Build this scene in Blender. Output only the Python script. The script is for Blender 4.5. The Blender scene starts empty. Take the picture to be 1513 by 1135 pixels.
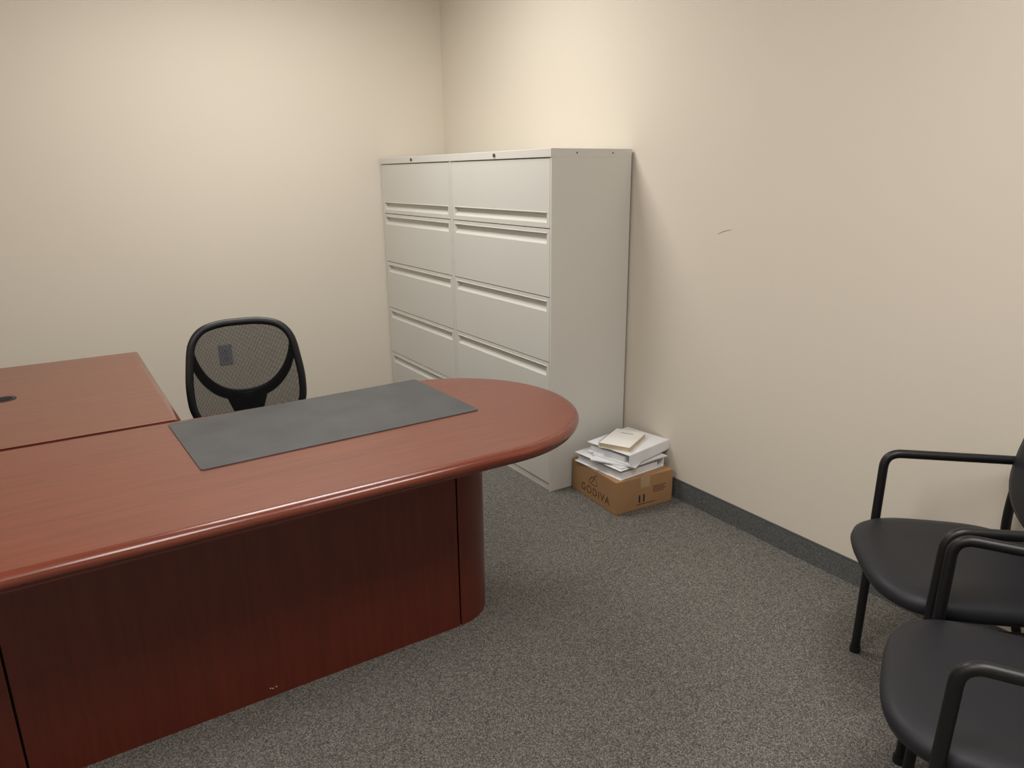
import bpy, bmesh, math, random
from mathutils import Vector, Matrix
random.seed(3)
S=bpy.context.scene
H=1.47
try:
    S.view_settings.view_transform='Standard'; S.view_settings.look='None'
except Exception as e: print(e)

# ---------------------------------------------------------------- materials
def lin(c):
    return tuple(((v/255)/12.92 if v/255<=0.04045 else ((v/255+0.055)/1.055)**2.4) for v in c)+(1,)
def newmat(name):
    m=bpy.data.materials.new(name); m.use_nodes=True
    nt=m.node_tree; b=nt.nodes['Principled BSDF']; return m,nt,b
def mat(name,rgb,rough=.5,metal=0,coat=0,var=.06,scale=6,bump=0,bscale=200,spec=.5):
    m,nt,b=newmat(name)
    tc=nt.nodes.new('ShaderNodeTexCoord')
    n=nt.nodes.new('ShaderNodeTexNoise'); n.inputs['Scale'].default_value=scale; n.inputs['Detail'].default_value=4
    nt.links.new(tc.outputs['Object'],n.inputs['Vector'])
    r=nt.nodes.new('ShaderNodeValToRGB'); c=lin(rgb)
    r.color_ramp.elements[0].position=.3; r.color_ramp.elements[1].position=.7
    r.color_ramp.elements[0].color=tuple(v*(1-var) for v in c[:3])+(1,)
    r.color_ramp.elements[1].color=tuple(min(1,v*(1+var)) for v in c[:3])+(1,)
    nt.links.new(n.outputs['Fac'],r.inputs['Fac']); nt.links.new(r.outputs['Color'],b.inputs['Base Color'])
    b.inputs['Roughness'].default_value=rough; b.inputs['Metallic'].default_value=metal
    b.inputs['Coat Weight'].default_value=coat; b.inputs['Specular IOR Level'].default_value=spec
    if bump:
        n2=nt.nodes.new('ShaderNodeTexNoise'); n2.inputs['Scale'].default_value=bscale
        nt.links.new(tc.outputs['Object'],n2.inputs['Vector'])
        bp=nt.nodes.new('ShaderNodeBump'); bp.inputs['Strength'].default_value=bump; bp.inputs['Distance'].default_value=.002
        nt.links.new(n2.outputs['Fac'],bp.inputs['Height']); nt.links.new(bp.outputs['Normal'],b.inputs['Normal'])
    return m
def woodmat(name,dark,light,rough=.32,axis='X',coat=.3):
    m,nt,b=newmat(name)
    tc=nt.nodes.new('ShaderNodeTexCoord'); mp=nt.nodes.new('ShaderNodeMapping')
    mp.inputs['Scale'].default_value={'X':(1.2,22,22),'Y':(22,1.2,22),'Z':(22,22,1.2)}[axis]
    nt.links.new(tc.outputs['Object'],mp.inputs['Vector'])
    n=nt.nodes.new('ShaderNodeTexNoise'); n.inputs['Scale'].default_value=3.0; n.inputs['Detail'].default_value=8; n.inputs['Roughness'].default_value=.65
    nt.links.new(mp.outputs['Vector'],n.inputs['Vector'])
    r=nt.nodes.new('ShaderNodeValToRGB')
    r.color_ramp.elements[0].position=.2; r.color_ramp.elements[1].position=.8
    r.color_ramp.elements[0].color=lin(dark); r.color_ramp.elements[1].color=lin(light)
    nt.links.new(n.outputs['Fac'],r.inputs['Fac'])
    nt.links.new(r.outputs['Color'],b.inputs['Base Color'])
    b.inputs['Roughness'].default_value=rough; b.inputs['Coat Weight'].default_value=coat; b.inputs['Coat Roughness'].default_value=.25
    return m
def carpetmat(name,stops,scale=230):
    m,nt,b=newmat(name)
    tc=nt.nodes.new('ShaderNodeTexCoord')
    n=nt.nodes.new('ShaderNodeTexNoise'); n.inputs['Scale'].default_value=scale; n.inputs['Detail'].default_value=2.5; n.inputs['Roughness'].default_value=.7
    v=nt.nodes.new('ShaderNodeTexVoronoi'); v.inputs['Scale'].default_value=scale*.9
    nt.links.new(tc.outputs['Object'],n.inputs['Vector']); nt.links.new(tc.outputs['Object'],v.inputs['Vector'])
    sep=nt.nodes.new('ShaderNodeSeparateColor'); nt.links.new(v.outputs['Color'],sep.inputs['Color'])
    mx=nt.nodes.new('ShaderNodeMix'); mx.inputs[0].default_value=.5
    nt.links.new(n.outputs['Fac'],mx.inputs[2]); nt.links.new(sep.outputs[0],mx.inputs[3])
    r=nt.nodes.new('ShaderNodeValToRGB'); e=r.color_ramp.elements
    e[0].position=stops[0][0]; e[0].color=lin(stops[0][1]); e[1].position=stops[-1][0]; e[1].color=lin(stops[-1][1])
    for p,c in stops[1:-1]:
        q=e.new(p); q.color=lin(c)
    nt.links.new(mx.outputs[0],r.inputs['Fac']); nt.links.new(r.outputs['Color'],b.inputs['Base Color'])
    b.inputs['Roughness'].default_value=.95; b.inputs['Specular IOR Level'].default_value=.15
    bp=nt.nodes.new('ShaderNodeBump'); bp.inputs['Strength'].default_value=.5; bp.inputs['Distance'].default_value=.003
    nt.links.new(mx.outputs[0],bp.inputs['Height']); nt.links.new(bp.outputs['Normal'],b.inputs['Normal'])
    return m
M_wall=mat('wall_paint',(221,212,198),.75,var=.01,scale=1.5,bump=.02,bscale=350,spec=.25)
M_ceil=mat('ceiling_tile',(225,224,220),.9,var=.03,scale=40)
M_carpet=carpetmat('carpet',[(.25,(70,68,64)),(.42,(95,93,88)),(.58,(115,112,106)),(.78,(152,148,141))],390)
M_base=carpetmat('carpet_base',[(.25,(76,77,76)),(.5,(94,95,94)),(.75,(116,117,115))],380)
M_basecap=mat('base_cap',(74,76,78),.7)
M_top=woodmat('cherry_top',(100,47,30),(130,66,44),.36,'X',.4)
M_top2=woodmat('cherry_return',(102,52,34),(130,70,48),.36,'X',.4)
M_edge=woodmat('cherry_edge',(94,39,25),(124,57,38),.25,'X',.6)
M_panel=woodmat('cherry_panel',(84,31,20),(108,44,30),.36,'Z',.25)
M_gap=mat('dark_gap',(14,10,9),.9)
M_mat=mat('desk_pad_vinyl',(71,71,72),.5,var=.18,scale=8)
M_cab=mat('cabinet_paint',(214,212,206),.42,var=.012,scale=2)
M_cabdark=mat('cabinet_inside',(60,58,54),.8)
M_lock=mat('lock_metal',(95,92,86),.35,metal=.8)
M_black=mat('black_plastic',(20,21,26),.45)
M_tube=mat('black_tube',(16,16,18),.42,bump=.05)
M_vinyl=mat('black_vinyl',(33,34,39),.52,var=.06,bump=.08,bscale=260,spec=.4)
M_card=mat('cardboard',(166,128,90),.8,var=.05,scale=9)
M_ink=mat('printed_ink',(96,66,44),.8)
M_ink2=mat('printed_ink_dark',(58,46,36),.8)
M_white=mat('binder_white',(238,239,242),.35)
M_paper=mat('paper',(228,228,228),.8,var=.04)
M_cream=mat('book_cover',(238,236,230),.55)
M_pages=mat('book_pages',(205,188,158),.85,var=.08,scale=60)
M_chrome=mat('ring_metal',(120,120,124),.3,metal=.9)
M_outlet=mat('outlet_plate',(165,163,174),.45)
M_slot=mat('outlet_slot',(40,40,44),.6)
M_scuff=mat('scuff',(184,168,145),.8)
M_frame=mat('fixture_frame',(230,230,228),.5)
def meshfabric():
    m,nt,b=newmat('mesh_fabric')
    b.inputs['Base Color'].default_value=lin((20,20,22)); b.inputs['Roughness'].default_value=.8
    b.inputs['Specular IOR Level'].default_value=.2
    out=nt.nodes['Material Output']
    tc=nt.nodes.new('ShaderNodeTexCoord')
    sp=nt.nodes.new('ShaderNodeSeparateXYZ'); nt.links.new(tc.outputs['Object'],sp.inputs[0])
    ms=[]
    for a in (0,2):
        mu=nt.nodes.new('ShaderNodeMath'); mu.operation='MULTIPLY'; mu.inputs[1].default_value=2*math.pi/.0031
        nt.links.new(sp.outputs[a],mu.inputs[0])
        s=nt.nodes.new('ShaderNodeMath'); s.operation='SINE'; nt.links.new(mu.outputs[0],s.inputs[0])
        ms.append(s)
    mxx=nt.nodes.new('ShaderNodeMath'); mxx.operation='MAXIMUM'
    nt.links.new(ms[0].outputs[0],mxx.inputs[0]); nt.links.new(ms[1].outputs[0],mxx.inputs[1])
    g=nt.nodes.new('ShaderNodeMath'); g.operation='GREATER_THAN'; g.inputs[1].default_value=.1
    nt.links.new(mxx.outputs[0],g.inputs[0])
    t=nt.nodes.new('ShaderNodeBsdfTransparent'); x=nt.nodes.new('ShaderNodeMixShader')
    nt.links.new(g.outputs[0],x.inputs[0]); nt.links.new(t.outputs[0],x.inputs[1]); nt.links.new(b.outputs[0],x.inputs[2])
    nt.links.new(x.outputs[0],out.inputs['Surface'])
    return m
M_mesh=meshfabric()
LC=(1,.98,.95)
def emis(name,c,s):
    m,nt,b=newmat(name); b.inputs['Base Color'].default_value=(.8,.8,.8,1)
    b.inputs['Emission Color'].default_value=c; b.inputs['Emission Strength'].default_value=s; return m
M_lens=emis('light_lens',LC+(1,),2.0)

# ---------------------------------------------------------------- helpers
def link(o,parent=None):
    S.collection.objects.link(o)
    if parent: o.parent=parent
    return o
def empty(name,loc=(0,0,0),rz=0):
    o=bpy.data.objects.new(name,None); o.empty_display_size=.1; o.location=loc; o.rotation_euler=(0,0,rz); return link(o)
def finish(name,bm,m,parent=None,smooth=False,bevel=0,seg=2,loc=None,rot=None,angle=35):
    bmesh.ops.recalc_face_normals(bm,faces=bm.faces[:])
    me=bpy.data.meshes.new(name); bm.to_mesh(me); bm.free()
    me.materials.append(m)
    if smooth:
        for p in me.polygons: p.use_smooth=True
        try: me.set_sharp_from_angle(angle=math.radians(angle))
        except Exception: pass
    o=bpy.data.objects.new(name,me); link(o,parent)
    if loc: o.location=loc
    if rot: o.rotation_euler=rot
    if bevel:
        b=o.modifiers.new('bevel','BEVEL'); b.width=bevel; b.segments=seg; b.limit_method='ANGLE'; b.angle_limit=math.radians(40)
    return o
def box(name,lo,hi,m,parent=None,bevel=0,loc=None,rot=None):
    bm=bmesh.new()
    vs=[bm.verts.new((x,y,z)) for x in (lo[0],hi[0]) for y in (lo[1],hi[1]) for z in (lo[2],hi[2])]
    for f in ((0,1,3,2),(4,6,7,5),(0,4,5,1),(2,3,7,6),(0,2,6,4),(1,5,7,3)): bm.faces.new([vs[i] for i in f])
    return finish(name,bm,m,parent,bevel=bevel,loc=loc,rot=rot)
def loft(name,loops,m,parent=None,smooth=True,cap=True,**k):
    bm=bmesh.new(); L=[[bm.verts.new(p) for p in lp] for lp in loops]; n=len(L[0])
    for a,b in zip(L,L[1:]):
        for i in range(n): bm.faces.new((a[i],a[(i+1)%n],b[(i+1)%n],b[i]))
    if cap: bm.faces.new(L[0]); bm.faces.new(L[-1])
    return finish(name,bm,m,parent,smooth=smooth,**k)
def catmull(pts,sub=8,closed=False):
    pts=[Vector(p) for p in pts]; n=len(pts); out=[]
    for i in range(n if closed else n-1):
        if closed: p0,p1,p2,p3=(pts[(i+j)%n] for j in (-1,0,1,2))
        else: p0=pts[max(i-1,0)];p1=pts[i];p2=pts[i+1];p3=pts[min(i+2,n-1)]
        for s in range(sub):
            t=s/sub
            out.append(.5*((2*p1)+(p2-p0)*t+(2*p0-5*p1+4*p2-p3)*t*t+(3*p1-p0-3*p2+p3)*t**3))
    if not closed: out.append(pts[-1])
    return out
def fillet(pts,r,seg=7):
    pts=[Vector(p) for p in pts]; out=[pts[0]]
    for i in range(1,len(pts)-1):
        a=pts[i-1]-pts[i]; b=pts[i+1]-pts[i]; rr=min(r,a.length*.48,b.length*.48)
        A=pts[i]+a.normalized()*rr; B=pts[i]+b.normalized()*rr
        for s in range(seg+1):
            t=s/seg; out.append((1-t)**2*A+2*t*(1-t)*pts[i]+t*t*B)
    out.append(pts[-1]); return out
def tube(name,pts,r,m,parent=None,n=14,closed=False,flat=1.0,up=None):
    pts=[Vector(p) for p in pts]; N=len(pts); bm=bmesh.new(); rings=[]
    T0=(pts[1]-pts[0]).normalized(); u=Vector(up) if up else (Vector((0,0,1)) if abs(T0.z)<.9 else Vector((1,0,0)))
    nrm=(u-T0*u.dot(T0)).normalized()
    for i,p in enumerate(pts):
        if closed: T=(pts[(i+1)%N]-pts[i-1]).normalized()
        else: T=(pts[min(i+1,N-1)]-pts[max(i-1,0)]).normalized()
        nrm=(nrm-T*nrm.dot(T)).normalized(); bn=T.cross(nrm)
        rr=r[i] if isinstance(r,(list,tuple)) else r
        rings.append([bm.verts.new(p+nrm*rr*flat*math.cos(a)+bn*rr*math.sin(a)) for a in [2*math.pi*k/n for k in range(n)]])
    prs=list(zip(rings,rings[1:]))+([(rings[-1],rings[0])] if closed else [])
    for a,b in prs:
        for k in range(n): bm.faces.new((a[k],a[(k+1)%n],b[(k+1)%n],b[k]))
    if not closed: bm.faces.new(rings[0]); bm.faces.new(rings[-1])
    return finish(name,bm,m,parent,smooth=True,angle=50)
def disc(name,c,r,h,m,parent=None,n=24,axis='Z',bevel=0):
    loops=[]
    for z in (0,h):
        lp=[]
        for k in range(n):
            a=2*math.pi*k/n; x,y=r*math.cos(a),r*math.sin(a)
            if axis=='Z': lp.append((c[0]+x,c[1]+y,c[2]+z))
            elif axis=='X': lp.append((c[0]+z,c[1]+x,c[2]+y))
            else: lp.append((c[0]+x,c[1]+z,c[2]+y))
        loops.append(lp)
    return loft(name,loops,m,parent,bevel=bevel)
def superell(a,b,n,N=56,cx=0,cy=0,z=0,taper=0):
    out=[]
    for k in range(N):
        t=2*math.pi*k/N; c,s=math.cos(t),math.sin(t)
        x=a*math.copysign(abs(c)**(2/n),c); y=b*math.copysign(abs(s)**(2/n),s)
        x*=1+taper*y/b
        out.append((cx+x,cy+y,z))
    return out

# ---------------------------------------------------------------- room
XR=1.59*H; YF=3.035*H; XL=-1.75; YN=-1.7; ZC=2.72; t=.12
box('floor',(XL-t,YN-t,-.1),(XR+t,YF+t,0),M_carpet)
box('ceiling',(XL-t,YN-t,ZC),(XR+t,YF+t,ZC+.1),M_ceil)
wr=box('wall_right',(XR,YN-t,0),(XR+t,YF+t,ZC),M_wall)
box('wall_far',(XL,YF,0),(XR,YF+t,ZC),M_wall)
box('wall_left',(XL-t,YN-t,0),(XL,YF+t,ZC),M_wall)
box('wall_near',(XL,YN-t,0),(XR,YN,ZC),M_wall)
def baseb(name,lo,hi):
    e=empty(name)
    box('carpet_strip',lo,hi,M_base,e)
    l=list(lo);h=list(hi); l[2]=hi[2]; h[2]=hi[2]+.005
    box('cap_strip',l,h,M_basecap,e)
baseb('baseboard_right',(XR-.009,YN,0),(XR,YF,.088))
baseb('baseboard_far',(XL,YF-.009,0),(XR-.01,YF,.088))
baseb('baseboard_left',(XL,YN,0),(XL+.009,YF-.01,.088))
sc=tube('scuff_mark',catmull([(XR-.0003,1.425*H,.834*H+.0),(XR-.0003,1.40*H,.844*H),(XR-.0003,1.375*H,.849*H)],6),[.0004+.0012*math.sin(math.pi*i/12) for i in range(13)],M_scuff)
sc.parent=wr

# ---------------------------------------------------------------- filing cabinets
def cabinet(y0,y1):
    W=y1-y0; x0=1.278*H; x1=XR-.012; D=x1-x0; Ht=1.574
    e=empty('filing_cabinet',(x0,y0,0))
    box('side_panel_a',(0,0.0005,0),(D,.012,Ht),M_cab,e,.0015)
    box('side_panel_b',(0,W-.012,0),(D,W-.0005,Ht),M_cab,e,.0015)
    box('top_panel',(-.004,0,Ht-.036),(D,W,Ht),M_cab,e,.002)
    box('kick_base',(.006,.012,0),(D,W-.012,.036),M_cab,e)
    box('interior',(.05,.012,.036),(D,W-.012,Ht-.036),M_cabdark,e)
    zs=[Ht-.038,1.240,.938,.638,.338,.038]
    for i in range(5):
        zt=zs[i]-.002; zb=zs[i+1]+.002; ya=.015; yb=W-.015
        ra=ya+.022; rb=yb-.022
        if i==0: r0=zb+.022; r1=r0+.042
        else: r1=zt-.02; r0=r1-.045
        bm=bmesh.new(); V=lambda x,y,z: bm.verts.new((x,y,z))
        o=[V(0.001,ya,zb),V(0.001,yb,zb),V(0.001,yb,zt),V(0.001,ya,zt)]
        h=[V(0.001,ra,r0),V(0.001,rb,r0),V(0.001,rb,r1),V(0.001,ra,r1)]
        bk=[V(.03,ya,zb),V(.03,yb,zb),V(.03,yb,zt),V(.03,ya,zt)]
        d=.020
        q=[V(d,ra+.008,r0+.024),V(d,rb-.008,r0+.024),V(d,rb-.008,r1-.002),V(d,ra+.008,r1-.002)]
        for k in range(4):
            j=(k+1)%4
            bm.faces.new((o[k],o[j],h[j],h[k])); bm.faces.new((o[k],bk[k],bk[j],o[j])); bm.faces.new((h[k],h[j],q[j],q[k]))
        bm.faces.new(q)
        finish('drawer_front_%d'%(i+1),bm,M_cab,e)
        box('pull_lip_%d'%(i+1),(-.0015,ra-.004,r1),(.004,rb+.004,r1+.004),M_cab,e,.001)
    disc('lock',(-.010,W*.5,Ht-.018),.008,.012,M_lock,e,axis='X')
    for yy in (.3,.75):
        disc('screw_hole',(D*yy,-.0005,Ht-.018),.004,.003,M_lock,e,axis='Y',n=12)
    return e
cabinet(1.780*H,2.4035*H)
cabinet(2.4045*H,3.028*H)

# ---------------------------------------------------------------- desk
desk=empty('l_shaped_desk')
TZ=.735
prof=[(.022,0),(.012,-.0015),(.005,-.006),(.001,-.013),(0,-.020),(.002,-.027),(.008,-.031),(.012,-.033),(.013,-.041),(.03,-.042)]
yf=1.074*H; yb=1.64*H; R=(yb-yf)/2; yc=(yf+yb)/2; xc=.702*H; xl=-.47*H
def outline(off,z):
    r=R-off
    pts=[(xl+off,yb,z),(xl+off+.001,yc+r,z)]
    for k in range(49):
        a=math.pi/2-math.pi*k/48
        pts.append((xc+r*math.cos(a),yc+r*math.sin(a),z))
    pts.append((xl+off,yc-r,z))
    return pts
loft('edge_moulding',[outline(o,TZ+z) for o,z in prof[::-1]],M_edge,desk,angle=60)
loft('desk_top',[outline(.0225,TZ-.002),outline(.0225,TZ+.0004)],M_top,desk,smooth=False)
rx=.2*H; ry0=yb+.002; ry1=2.412*H
def routline(off,z):
    return [(xl+off,ry0,z),(rx-off,ry0,z),(rx-off,ry1-off,z),(xl+off,ry1-off,z)]
loft('return_edge_moulding',[routline(o,TZ+z) for o,z in prof[::-1]],M_edge,desk,angle=60)
loft('return_top',[routline(.0225,TZ-.002),routline(.0225,TZ+.0004)],M_top2,desk,smooth=False)
disc('grommet',(-.128*H,2.037*H,TZ-.004),.036,.006,M_black,desk)
disc('grommet_hole',(-.128*H,2.037*H,TZ+.002),.024,.001,M_gap,desk)
yp=1.297*H; r=.111*H; xs=.6775*H; xs2=-.155*H; zt=TZ-.042
def bull(cx,sgn,z):
    pts=[]
    for k in range(25):
        a=-math.pi/2+math.pi*k/24
        pts.append((cx+sgn*r*math.cos(a),yp+r+r*math.sin(a),z))
    return pts
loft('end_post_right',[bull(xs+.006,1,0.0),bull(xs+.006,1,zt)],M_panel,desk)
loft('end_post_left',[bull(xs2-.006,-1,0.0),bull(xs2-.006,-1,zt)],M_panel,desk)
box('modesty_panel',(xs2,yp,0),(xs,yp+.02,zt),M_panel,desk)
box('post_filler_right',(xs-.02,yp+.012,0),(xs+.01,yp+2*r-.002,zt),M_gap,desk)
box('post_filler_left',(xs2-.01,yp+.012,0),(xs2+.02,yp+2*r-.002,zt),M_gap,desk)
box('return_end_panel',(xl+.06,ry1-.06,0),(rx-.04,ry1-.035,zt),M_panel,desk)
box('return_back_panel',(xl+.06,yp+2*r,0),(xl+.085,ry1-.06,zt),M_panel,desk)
for k,(cx_,cz_) in enumerate(((.362,.028),(.369,.025),(.379,.027))):
    box('paint_chip_%d'%k,(cx_*1.0,yp-.0004,cz_),(cx_+.004,yp+.001,cz_+.003),M_paper,desk)
def rrect(x0,y0,x1,y1,r,z,n=6):
    pts=[]
    for cx,cy,a0 in ((x1-r,y1-r,0),(x0+r,y1-r,90),(x0+r,y0+r,180),(x1-r,y0+r,270)):
        for k in range(n+1):
            a=math.radians(a0+90*k/n); pts.append((cx+r*math.cos(a),cy+r*math.sin(a),z))
    return pts
mx,my=(.4625*H,1.469*H)
hw,hd=.2905*H,.153*H
loft('desk_pad',[rrect(-hw,-hd,hw,hd,.012,z) for z in (0,.003)],M_mat,None,smooth=False,loc=(mx,my,TZ+.0006),rot=(0,0,math.radians(2.0)))

# ---------------------------------------------------------------- task chair
ch=empty('office_chair',(.570,2.60,0),math.radians(-6))
yb0=.26
def bw(u,z):
    return yb0+.015+.30*(z-.5)*.18 - .9*u*u
half=[(0,.935),(.080,.932),(.142,.914),(.180,.868),(.197,.790),(.207,.690),(.197,.600),(.145,.530),(.0,.505)]
ol=half+[(-u,z) for u,z in half[-2:0:-1]]
loop=catmull([(u,bw(u,z),z) for u,z in ol],6,closed=True)
loop=[Vector((p.x,bw(p.x,p.z),p.z)) for p in loop]
tube('back_frame',loop,.0145,M_black,ch,closed=True,n=12)
bm=bmesh.new(); rows=[]
cen=Vector((0,0,.72))
N=len(loop); NR=10
for j in range(1,NR+1):
    f=j/NR; row=[]
    for p in loop:
        u=p.x*f; z=cen.z+(p.z-cen.z)*f; row.append(bm.verts.new((u,bw(u,z)-.002,z)))
    rows.append(row)
c0=bm.verts.new((0,bw(0,.72)-.002,.72))
for k in range(N): bm.faces.new((c0,rows[0][k],rows[0][(k+1)%N]))
for a,b in zip(rows,rows[1:]):
    for k in range(N): bm.faces.new((a[k],a[(k+1)%N],b[(k+1)%N],b[k]))
finish('mesh_back',bm,M_mesh,ch,smooth=True)
hp=[(.188,.865),(.180,.800),(.158,.740),(.126,.695),(.088,.664),(.045,.648)]
up_=[(-u,z) for u,z in hp]+[(0,.644)]+[(u,z) for u,z in hp[::-1]]
P=catmull([(u,bw(u,z)+.018,z) for u,z in up_],6)
nP=len(P)
tube('support_yoke',P,[.009+.014*math.sin(math.pi*i/(nP-1))**.8 for i in range(nP)],M_black,ch,flat=.5,up=(0,1,0))
P=catmull([(0,bw(0,z)+.02,z) for z in (.655,.625,.595,.56,.52,.46)],5)
tube('support_stem',P,[.085-.030*min(1,i/14) for i in range(len(P))],M_black,ch,flat=.28,up=(0,1,0))
tube('spine',catmull([(0,yb0+.04,.56),(0,yb0+.055,.50),(0,yb0+.03,.43),(0,yb0-.08,.405),(0,0,.40)],6),.028,M_black,ch,flat=.6,up=(0,1,0))
loft('seat',[superell(.235*a,.235*b,3.2,z=z,cy=-.02) for a,b,z in ((.80,.80,.425),(.95,.95,.43),(1,1,.45),(1,1,.475),(.96,.96,.492),(.85,.85,.5),(.5,.5,.497))],M_vinyl,ch)
disc('gas_cylinder',(0,0,.12),.028,.30,M_black,ch)
disc('tilt_mechanism',(0,0,.385),.09,.045,M_black,ch)
disc('base_hub',(0,0,.075),.045,.07,M_black,ch)
for k in range(5):
    a=2*math.pi*k/5+.3; c,s=math.cos(a),math.sin(a)
    tube('base_leg_%d'%(k+1),[(0.02*c,.02*s,.115),(.15*c,.15*s,.10),(.27*c,.27*s,.075)],[.024,.02,.015],M_black,ch)
    for w in (-.014,.014):
        bm=bmesh.new(); n=18; R1=[];R2=[]
        for q in range(n):
            b=2*math.pi*q/n
            for arr,off in ((R1,w-.008),(R2,w+.008)):
                arr.append(bm.verts.new((.27*c-s*off+c*.028*math.cos(b),.27*s+c*off+s*.028*math.cos(b),.0285+.028*math.sin(b))))
        for q in range(n): bm.faces.new((R1[q],R1[(q+1)%n],R2[(q+1)%n],R2[q]))
        bm.faces.new(R1); bm.faces.new(R2)
        finish('caster_%d'%(k+1),bm,M_black,ch,smooth=True)
    disc('caster_stem_%d'%(k+1),(.27*c,.27*s,.045),.008,.035,M_black,ch,n=12)

# ---------------------------------------------------------------- guest chairs
def guest(x,y,deg):
    e=empty('guest_armchair',(x,y,0),math.radians(deg))
    a=.25; t=.0130; ah=.668
    for s,nm in ((-1,'l'),(1,'r')):
        P=fillet([(s*(a-.018),.015,0.0),(s*a,0,ah),(s*(a-.005),-.350,ah+.002)],.045,9)
        tube('leg_arm_'+nm,P,t,M_tube,e)
        P=fillet([(s*a,-.47,0.0),(s*(a-.01),-.345,.42),(s*(a-.012),-.348,.60),(s*(a-.03),-.385,.80)],.10,8)
        tube('rear_leg_'+nm,P,t,M_tube,e)
        box('seat_rail_'+nm,(s*a-.009,-.35,.395),(s*a+.009,.0,.42),M_tube,e,.004)
        for xx,yy in ((s*(a-.018),.015),(s*a,-.47)): disc('foot_cap_'+nm,(xx,yy,0),.016,.02,M_black,e,n=14)
    for yy in (-.04,-.34):
        tube('cross_rail',[(-a,yy,.405),(a,yy,.405)],.011,M_tube,e)
    prs=((.70,.70,.413),(.90,.90,.418),(.98,.98,.432),(1,1,.448),(.985,.985,.462),(.93,.93,.473),(.8,.8,.478),(.5,.5,.474),(.2,.2,.470))
    loft('seat_pad',[superell(.246*p,.242*q,3.2,z=z,cy=-.132,taper=.02) for p,q,z in prs],M_vinyl,e,angle=80)
    loops=[]
    for sc_,d in ((.75,.016),(.93,.012),(1,0),(.98,-.014),(.88,-.024),(.6,-.028),(.25,-.028)):
        lp=[]
        for (px,py,_) in superell(.240*sc_,.195*sc_,2.7,N=48):
            z=.710+py; yy=-.362-(z-.6)*.20+.55*px*px
            lp.append((px,yy-d,z))
        loops.append(lp)
    loft('back_pad',loops,M_vinyl,e,angle=80)
    return e
guest(1.830,.918,46)
guest(1.420,.598,28)

# ---------------------------------------------------------------- cardboard box
bx=empty('cardboard_box',(2.145,2.412,0),math.radians(-4))
w,d,hh=.161,.176,.158
box('carton',(-w,-d,0),(w,d,hh),M_card,bx,.003)
box('flap_seam',(-w+.002,-.0012,hh),(w-.002,.0012,hh+.0006),M_ink,bx)
box('tape_strip',(-.0265,-d-.0006,hh-.055),(.0265,-d,hh),mat('packing_tape',(180,154,120),.3),bx)
def text(body,size,loc,rot,m,parent):
    c=bpy.data.curves.new('printed_text','FONT'); c.body=body; c.size=size; c.align_x='CENTER'; c.align_y='CENTER'; c.extrude=.0002
    c.materials.append(m); o=bpy.data.objects.new('printed_text',c); link(o,parent); o.location=loc; o.rotation_euler=rot
    c.space_character=1.2
    return o
text('GODIVA',.052,(-w-.0006,-.015,.046),(math.pi/2,0,-math.pi/2),M_ink,bx)
tube('emblem',catmull([(-w-.0006,.03,.088),(-w-.0006,.02,.112),(-w-.0006,0,.120),(-w-.0006,-.022,.112),(-w-.0006,-.03,.088),(-w-.0006,0,.083)],5,closed=True),.0011,M_ink,bx,closed=True,n=6)
tube('emblem_line',catmull([(-w-.0006,.015,.09),(-w-.0006,.0,.105),(-w-.0006,-.012,.130),(-w-.0006,-.028,.137)],5),.0012,M_ink,bx,n=6)
for k,xx in enumerate((-.03,-.005)):
    tube('arrow_print_%d'%k,[(xx,-d-.0004,.035),(xx,-d-.0004,.07)],.004,M_ink2,bx,n=6,flat=1)
for k in range(4):
    box('print_line_%d'%k,(.045,-d-.0005,.095-k*.009),(.12-.01*(k%2),-d,.098-k*.009),M_ink2,bx)
box('print_base',(-.045,-d-.0005,.022),(.06,-d,.025),M_ink2,bx)

# ---------------------------------------------------------------- stack of binders
st=empty('binder_stack',(2.145,2.412,hh),math.radians(-4))
def binder(nm,L,Wd,T,loc,rz,tilt=(0,0)):
    b=bpy.data.objects.new(nm,None); link(b,st); b.location=loc; b.rotation_euler=(tilt[0],tilt[1],rz)
    box('cover_bottom',(-L/2,-Wd/2,0),(L/2,Wd/2,.003),M_white,b,.001)
    box('cover_top',(-L/2,-Wd/2,T-.003),(L/2,Wd/2,T),M_white,b,.001)
    box('spine',(-L/2,-Wd/2-.001,0),(L/2,-Wd/2+.004,T),M_white,b,.002)
    box('sheets',(-L/2+.008,-Wd/2+.035,.004),(L/2-.008,Wd/2-.015,T*.62),M_paper,b)
    for s in (-.35,0,.35):
        tube('ring',[(L*s,-Wd/2+.022+.016*math.cos(a),T*.5+(T*.42)*math.sin(a)) for a in [2*math.pi*k/16 for k in range(16)]],.0018,M_chrome,b,closed=True,n=6)
    return b
binder('binder_a',.305,.28,.046,(-.015,.005,.0),math.radians(98))
sheets=[(.010,-.035,4,.006),(-.010,-.020,34,.006),(.02,-.03,16,.004)]
z=.0465
for k,(dx,dy,rz,th) in enumerate(sheets):
    box('loose_pages_%d'%k,(-.14,-.108,0),(.14,.108,th),M_paper,st,.0005,loc=(dx,dy,z),rot=(0,0,math.radians(rz)))
    z+=th+.0005
binder('binder_b',.295,.25,.046,(.028,-.008,z),math.radians(14))
z+=.0465
bk=bpy.data.objects.new('paperback_book',None); link(bk,st); bk.location=(-.014,-.016,z); bk.rotation_euler=(0,0,math.radians(-58))
box('book_block',(-.071,-.106,.002),(.073,.106,.022),M_pages,bk)
box('book_cover_top',(-.075,-.108,.022),(.075,.108,.024),M_cream,bk,.0006)
box('book_cover_bottom',(-.075,-.108,0),(.075,.108,.002),M_cream,bk,.0006)
box('book_spine',(-.075,-.108,0),(-.071,.108,.024),M_cream,bk,.0006)
box('book_title',(-.03,.060,.0239),(.03,.064,.0243),M_ink2,bk)

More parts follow.
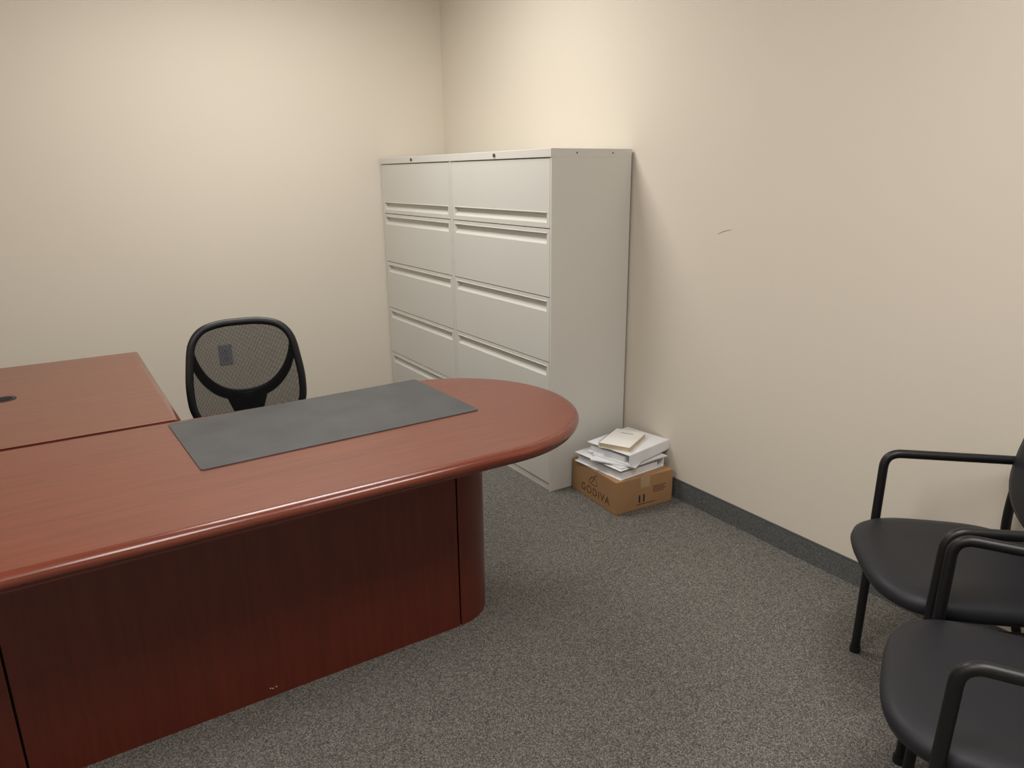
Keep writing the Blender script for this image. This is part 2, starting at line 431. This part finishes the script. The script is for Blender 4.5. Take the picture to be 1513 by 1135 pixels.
# ---------------------------------------------------------------- wall outlet
ou=empty('wall_outlet',(.563*H,YF,.312*H))
box('plate',(-.037,-.006,-.060),(.037,0,.060),M_outlet,ou,.003)
for z in (-.02,.02):
    disc('socket',(0,-.009,z),.0165,.004,M_outlet,ou,axis='Y')
    box('slot_a',(-.008,-.0095,z-.002),(-.005,-.006,z+.008),M_slot,ou)
    box('slot_b',(.005,-.0095,z-.002),(.008,-.006,z+.008),M_slot,ou)
    disc('ground_hole',(0,-.0095,z-.008),.0028,.003,M_slot,ou,axis='Y',n=10)

# ---------------------------------------------------------------- ceiling lights
def troffer(x,y,P,col=LC,sx=1.2,sy=.6):
    e=empty('ceiling_light',(x,y,ZC))
    fr=.03
    box('frame_a',(-sx/2-fr,-sy/2-fr,-.015),(-sx/2,sy/2+fr,0),M_frame,e)
    box('frame_b',(sx/2,-sy/2-fr,-.015),(sx/2+fr,sy/2+fr,0),M_frame,e)
    box('frame_c',(-sx/2,-sy/2-fr,-.015),(sx/2,-sy/2,0),M_frame,e)
    box('frame_d',(-sx/2,sy/2,-.015),(sx/2,sy/2+fr,0),M_frame,e)
    box('lens',(-sx/2,-sy/2,-.008),(sx/2,sy/2,-.001),M_lens,e)
    l=bpy.data.lights.new('lamp','AREA'); l.shape='RECTANGLE'; l.size=sx; l.size_y=sy; l.energy=P; l.color=col
    o=bpy.data.objects.new('lamp',l); link(o,e); o.location=(0,0,-.02)
troffer(1.0,3.15,31,(1,.985,.94))
troffer(.9,.3,32,(1,.965,.945))
troffer(-.9,.9,26)  # extra unseen fixture, added as fill to raise the room's ambient light
wd=bpy.data.worlds.new('World'); S.world=wd; wd.use_nodes=True
wd.node_tree.nodes['Background'].inputs[0].default_value=(.9,.85,.8,1); wd.node_tree.nodes['Background'].inputs[1].default_value=.1

# ---------------------------------------------------------------- camera
A=math.radians(32.5); p=math.radians(16.09); ro=.011
fw=Vector((math.sin(A)*math.cos(p),math.cos(A)*math.cos(p),-math.sin(p)))
rt=Vector((math.cos(A),-math.sin(A),0)); up=Vector((math.sin(A)*math.sin(p),math.cos(A)*math.sin(p),math.cos(p)))
ex=(rt-ro*up).normalized(); ey=(up+ro*rt).normalized()
cd=bpy.data.cameras.new('camera'); cd.sensor_width=36; cd.lens=36*1075/1513
co=bpy.data.objects.new('camera',cd); link(co)
Mx=Matrix((ex,ey,-fw)).transposed().to_4x4(); Mx.translation=Vector((0,0,H)); co.matrix_world=Mx
S.camera=co
